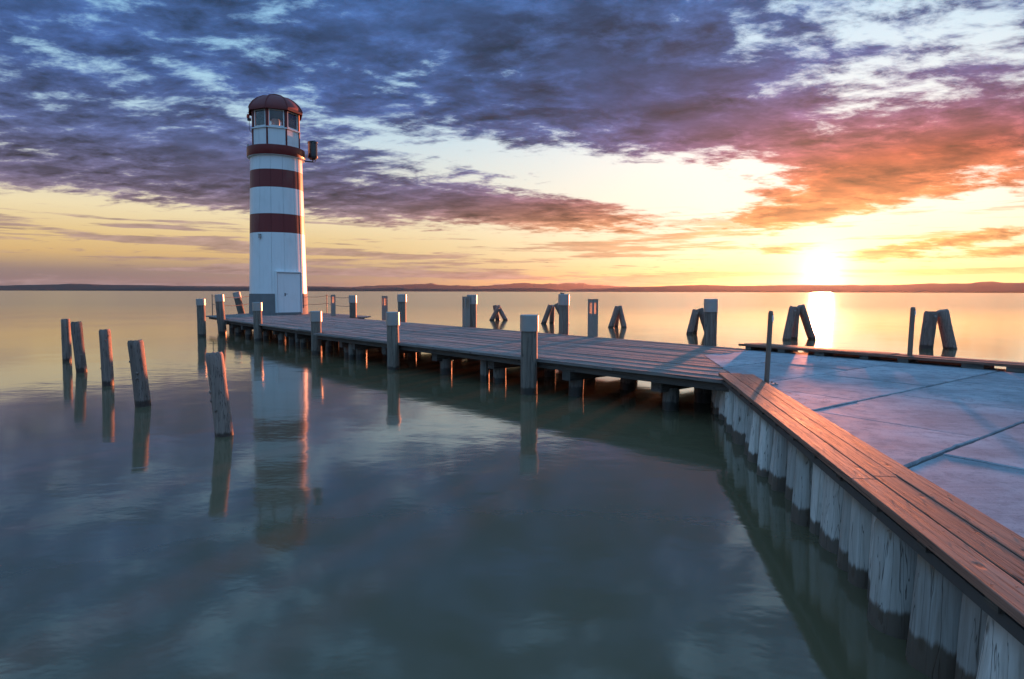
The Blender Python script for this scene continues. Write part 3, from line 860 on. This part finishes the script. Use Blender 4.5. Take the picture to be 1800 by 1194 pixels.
# red beacon and cable at the left
bx, by = LX - rv.x * 1.34, LY - rv.y * 1.34
bc = obj('beacon', MB().tube((0, 0, 11.0), (0, 0, 11.13), .07, .075, 12).tube((0, 0, 11.13), (0, 0, 11.2), .075, .05, 12), 'red_plastic', lh, (bx, by, -.13))
obj('beacon_base', MB().box((.05, .02, 10.93), (.16, .12, .12)).path([(.06, 0, 10.9), (.05, 0, 10.4), (.14, .02, 10.3)], .012, 6), 'black_metal', bc, (bx, by, -.13))
gb = CAMA - R(82)
lobj('gallery_lamp', MB().tube(lp(gb, 1.38, 9.34), lp(gb, 1.38, 9.46), .05, .05, 8).tube(lp(gb, 1.38, 9.46), lp(gb, 1.38, 9.50), .03, .03, 8), 'galvanised')

# ------------------------------------------------------------------ mooring posts with metal caps
def mooring_post(x, y, ztop, r, label, lean=(0, 0), cap=.29, seed=1):
    t = thing('mooring_post', label, 'post', (x, y, 0), 'capped mooring posts along the pier')
    lx, ly = lean
    obj('timber', MB().log((-lx * .4, -ly * .4, -.9), (lx, ly, ztop - .02), r, r * .97, seed, 20, 10, .04, 3), 'mooring_wood', t, (x, y, 0))
    w = Vector((lx * 1.4, ly * 1.4, ztop + .88)).normalized()
    top = Vector((lx, ly, ztop)); bot = top - w * cap
    mb = MB().tube(bot, top, r * 1.10, r * 1.10, 28).tube(top, top + w * .012, r * 1.10, r * .98, 28)
    capo = obj('cap', mb, 'cap_metal', t, (x, y, 0))
    u = w.orthogonal().normalized()
    obj('cap_seam', MB().tube(bot + u * r * 1.105, top + u * r * 1.105, .008, .008, 6), 'cap_metal', capo, (x, y, 0))
    return t
POSTS = [
    # x, y, top, radius, lean, cap, label
    (-12.95, 25.6, 1.55, .165, (-.02, 0), .26, 'capped mooring post standing free in the water left of the pier head'),
    (-12.55, 26.6, 1.73, .17, (-.12, 0), .30, 'capped mooring post with dented cap at the left front corner of the pier head'),
    (-9.55, 23.1, 1.46, .16, (-.03, 0), .31, 'capped mooring post in front of the lighthouse plinth, left of the door'),
    (-5.85, 18.35, 1.29, .155, (-.01, 0), .30, 'capped mooring post at the step in the pier edge, right of the lighthouse door'),
    (-2.86, 14.8, 1.39, .15, (-.02, 0), .31, 'capped mooring post before the near pier edge, second nearest of that side'),
    (.32, 11.35, 1.46, .157, (0, 0), .29, 'large capped mooring post in the water before the pier, nearest the camera'),
    (-14.75, 33.9, 1.80, .18, (-.45, 0), .34, 'capped mooring post leaning left beside the lighthouse plinth'),
    (-7.50, 29.0, 1.69, .165, (-.02, 0), .34, 'capped mooring post at the right end of the rope railing behind the pier'),
    (-4.55, 25.4, 1.76, .175, (0, 0), .30, 'capped mooring post behind the pier beside the free standing square light'),
    (-1.42, 21.75, 1.77, .165, (0, 0), .32, 'capped mooring post directly behind a square bollard light on the pier'),
    (1.52, 18.05, 1.81, .15, (0, 0), .31, 'capped mooring post with a lump on its cap behind the pier middle'),
    (4.58, 14.15, 1.73, .145, (0, 0), .29, 'capped mooring post behind the pier where it meets the concrete platform'),
]
for i, (x, y, zt, r, ln, cp, lb) in enumerate(POSTS):
    t = mooring_post(x, y, zt, r, lb, ln, cp, 50 + i * 3.3)
    if i == 10:
        obj('bird_nest', MB().lathe([(0, .01), (.07, .012), (.055, .05), (0, .06)], 10).box((-.04, 0, .04), (.05, .04, .05)), 'rope_fibre', t, (x - .04, y, zt))

# ------------------------------------------------------------------ old leaning posts in open water
OLD = [
    (-11.93, 16.4, (-.0, .0), 1.14, .105, 'upright old post half hidden behind another, leftmost in the water'),
    (-10.0, 14.2, (-.11, .03), 1.17, .112, 'old post leaning left, overlapping the leftmost post'),
    (-8.10, 12.25, (-.06, .03), 1.12, .105, 'old post with a ring crack, middle of the five leaning posts'),
    (-6.08, 10.05, (-.11, .02), 1.08, .118, 'reddish sunlit old post leaning left, fourth of the five leaning posts'),
    (-3.78, 8.0, (-.13, .04), 1.09, .112, 'grey knotted old post leaning left, nearest of the five leaning posts'),
]
for i, (x, y, ln, zt, r, lb) in enumerate(OLD):
    mb = MB().log((-ln[0] * .8, -ln[1] * .8, -.9), (ln[0], ln[1], zt), r, r * .98, 200 + i * 5.1, 24, 14, .06, 4)
    rg = random.Random(i)
    o = obj('old_post', mb, 'old_post_wood', None, (x, y, 0), label=lb, category='post', group='old leaning posts in open water')
    for j in range(3):                     # knots and a split branch stub
        h = rg.uniform(.25, .9); a = rg.uniform(3.4, 6.0)
        p = Vector((ln[0] * h, ln[1] * h, zt * h)); dv = Vector((math.cos(a), math.sin(a), .25))
        obj('knot', MB().tube(p + dv * r * .8, p + dv * (r * 1.08), .03, .015, 8), 'old_post_wood', o, (x, y, 0))

# ------------------------------------------------------------------ timber dolphins
def dolphin(legs, label):
    x = sum(l[0] for l in legs) / len(legs); y = sum(l[1] for l in legs) / len(legs)
    t = thing('timber_dolphin', label, 'mooring piles', (x, y, 0), 'timber dolphins beyond the pier')
    for i, (bx_, by_, tx, ty, tz, r) in enumerate(legs):
        d = Vector((tx - bx_, ty - by_, tz)); k = -.9 / tz
        obj('leg', MB().log((d.x * k, d.y * k, -.9), (d.x, d.y, tz), r, r * .97, bx_ * 7 + i, 16, 8, .03, 2), 'old_post_wood', t, (bx_, by_, 0))
    l = legs[0]
    dd = Vector((legs[-1][2] - l[2], 0, 0))
    p = Vector((l[2], l[3] - l[5] * .98, l[4] - .16))
    obj('bolt', MB().tube((0, 0, 0), (0, -.03, 0), .035, .03, 10), 'galvanised', t, p)
    return t
dolphin([(-1.35, 40.5, -.85, 40.45, .93, .15), (-.95, 40.9, -1.15, 40.9, .98, .15), (-.42, 40.6, -.95, 40.65, .96, .15)], 'smallest timber dolphin, three crossed piles, leftmost beyond the pier')
dolphin([(1.87, 36.3, 2.28, 36.3, 1.10, .155), (2.42, 37.4, 2.42, 36.9, 1.05, .15), (3.2, 36.0, 2.58, 36.1, 1.18, .155)], 'timber dolphin partly behind a capped mooring post, second from left')
dolphin([(5.27, 32.7, 5.62, 32.7, 1.12, .15), (5.68, 33.6, 5.70, 33.1, 1.0, .14), (6.0, 32.8, 5.80 - .06, 32.95, 1.14, .15)], 'timber dolphin right of the square bollard light on the pier middle')
dolphin([(8.05, 27.8, 8.32, 27.8, 1.10, .15), (8.5, 28.6, 8.48, 28.2, 1.02, .14), (8.98, 28.1, 8.60, 28.1, 1.14, .15)], 'timber dolphin just left of the capped post at the platform end')
dolphin([(10.93, 24.4, 11.17, 24.4, 1.33, .155), (11.45, 24.9, 11.42, 24.7, 1.3, .15), (12.2, 24.9, 11.62, 24.75, 1.36, .16)], 'timber dolphin of three piles beside the glare of the sun')
dolphin([(14.03, 20.75, 14.16, 20.75, 1.26, .21), (14.85, 20.75, 14.55, 20.8, 1.30, .20)], 'big dark two-pile dolphin, rightmost, beyond the second steel pole')

# ------------------------------------------------------------------ square bollard lights
def bollard(x, y, h, label, yaw):
    t = thing('bollard_light', label, 'bollard light', (x, y, DECK), 'square bollard lights on the pier')
    w = .20; hw = h - .40
    obj('body', MB().box((0, 0, hw / 2), (w, w, hw)), 'bollard_metal', t, (x, y, DECK), (0, 0, yaw))
    fr = MB()
    for a in (-1, 1):
        for b in (-1, 1): fr.box((a * (w / 2 - .022), b * (w / 2 - .022), hw + .155), (.044, .044, .31))
    obj('window_frame', fr, 'bollard_metal', t, (x, y, DECK), (0, 0, yaw))
    obj('top', MB().box((0, 0, h - .045), (w, w, .09)).box((0, 0, h + .004), (w + .012, w + .012, .008)), 'bollard_metal', t, (x, y, DECK), (0, 0, yaw))
    for k in range(4):
        a = k * math.pi / 2
        p = Vector((math.cos(a), math.sin(a))) * (w / 2 - .012)
        cy, sy = math.cos(yaw), math.sin(yaw)
        obj('window_pane', MB().box((0, 0, 0), (.008, w - .088, .31)), 'frosted', t, (x + p.x * cy - p.y * sy, y + p.x * sy + p.y * cy, DECK + hw + .155), (0, 0, yaw + a))
PY = math.atan2(PD.y, PD.x)
bollard(-8.85, 30.4, 1.05, 'square bollard light beside the rope railing near the lighthouse', PY - .25)
bollard(-5.42, 26.15, 1.03, 'square bollard light at the far pier edge between two capped posts', PY - .2)
bollard(-1.60, 21.45, 1.05, 'square bollard light standing against a capped post at the far pier edge', PY - .1)
bollard(2.22, 16.85, 1.03, 'nearest square bollard light, alone on the far pier edge', PY)

# ------------------------------------------------------------------ rope railing round the pier head
rail = thing('rope_railing', 'thin posts with two sagging ropes round the pier head behind the lighthouse', 'railing', (-11.5, 34.5, DECK))
RP = [(-15.0, 30.75), (-14.55, 34.6), (-12.6, 36.6), (-10.55, 35.0), (-7.45, 29.35)]
for x, y in RP:
    obj('rail_post', MB().tube((0, 0, -.02), (0, 0, 1.02), .022, .02, 10).tube((0, 0, 1.02), (0, 0, 1.05), .03, .02, 10), 'steel', rail, (x, y, DECK))
for (a, b) in zip(RP[:-1], RP[1:]):
    for z in (.55, .98):
        pts = []
        for k in range(9):
            f = k / 8
            pts.append((a[0] + (b[0] - a[0]) * f, a[1] + (b[1] - a[1]) * f, DECK + z - .16 * 4 * f * (1 - f) * .6))
        c = Vector(pts[0])
        obj('rope', MB().path([tuple(Vector(p) - c) for p in pts], .013, 6), 'rope_fibre', rail, c)

# ------------------------------------------------------------------ steel poles on the platform
def pole(x, y, h, r, lean, label):
    t = thing('steel_pole', label, 'pole', (x, y, DECK), 'steel poles on the platform')
    p = obj('tube', MB().tube((0, 0, .0), (lean, 0, h - .03), r, r, 20).tube((lean, 0, h - .03), (lean * 1.01, 0, h), r * .99, r * .7, 20), 'steel', t, (x, y, DECK))
    obj('base_plate', MB().box((.02, 0, .008), (.20, .16, .016), .3, .003), 'galvanised', t, (x, y, DECK))
    for a in (-1, 1):
        for b in (-1, 1): obj('bolt', MB().tube((.02 + a * .075, b * .055, .016), (.02 + a * .075, b * .055, .035), .013, .012, 6), 'galvanised', t, (x, y, DECK))
    obj('reflector', MB().box((0, 0, 0), (.028, .004, .085)), 'lamp_white', t, (x + lean + r * .55, y - r * .86, DECK + h - .10), (0, 0, .5))
pole(3.42, 8.20, .99, .032, .035, 'steel pole with base plate beside the plank coping, left one')
pole(7.05, 10.85, .98, .040, .03, 'steel pole with base plate beside the far plank walk, right one')
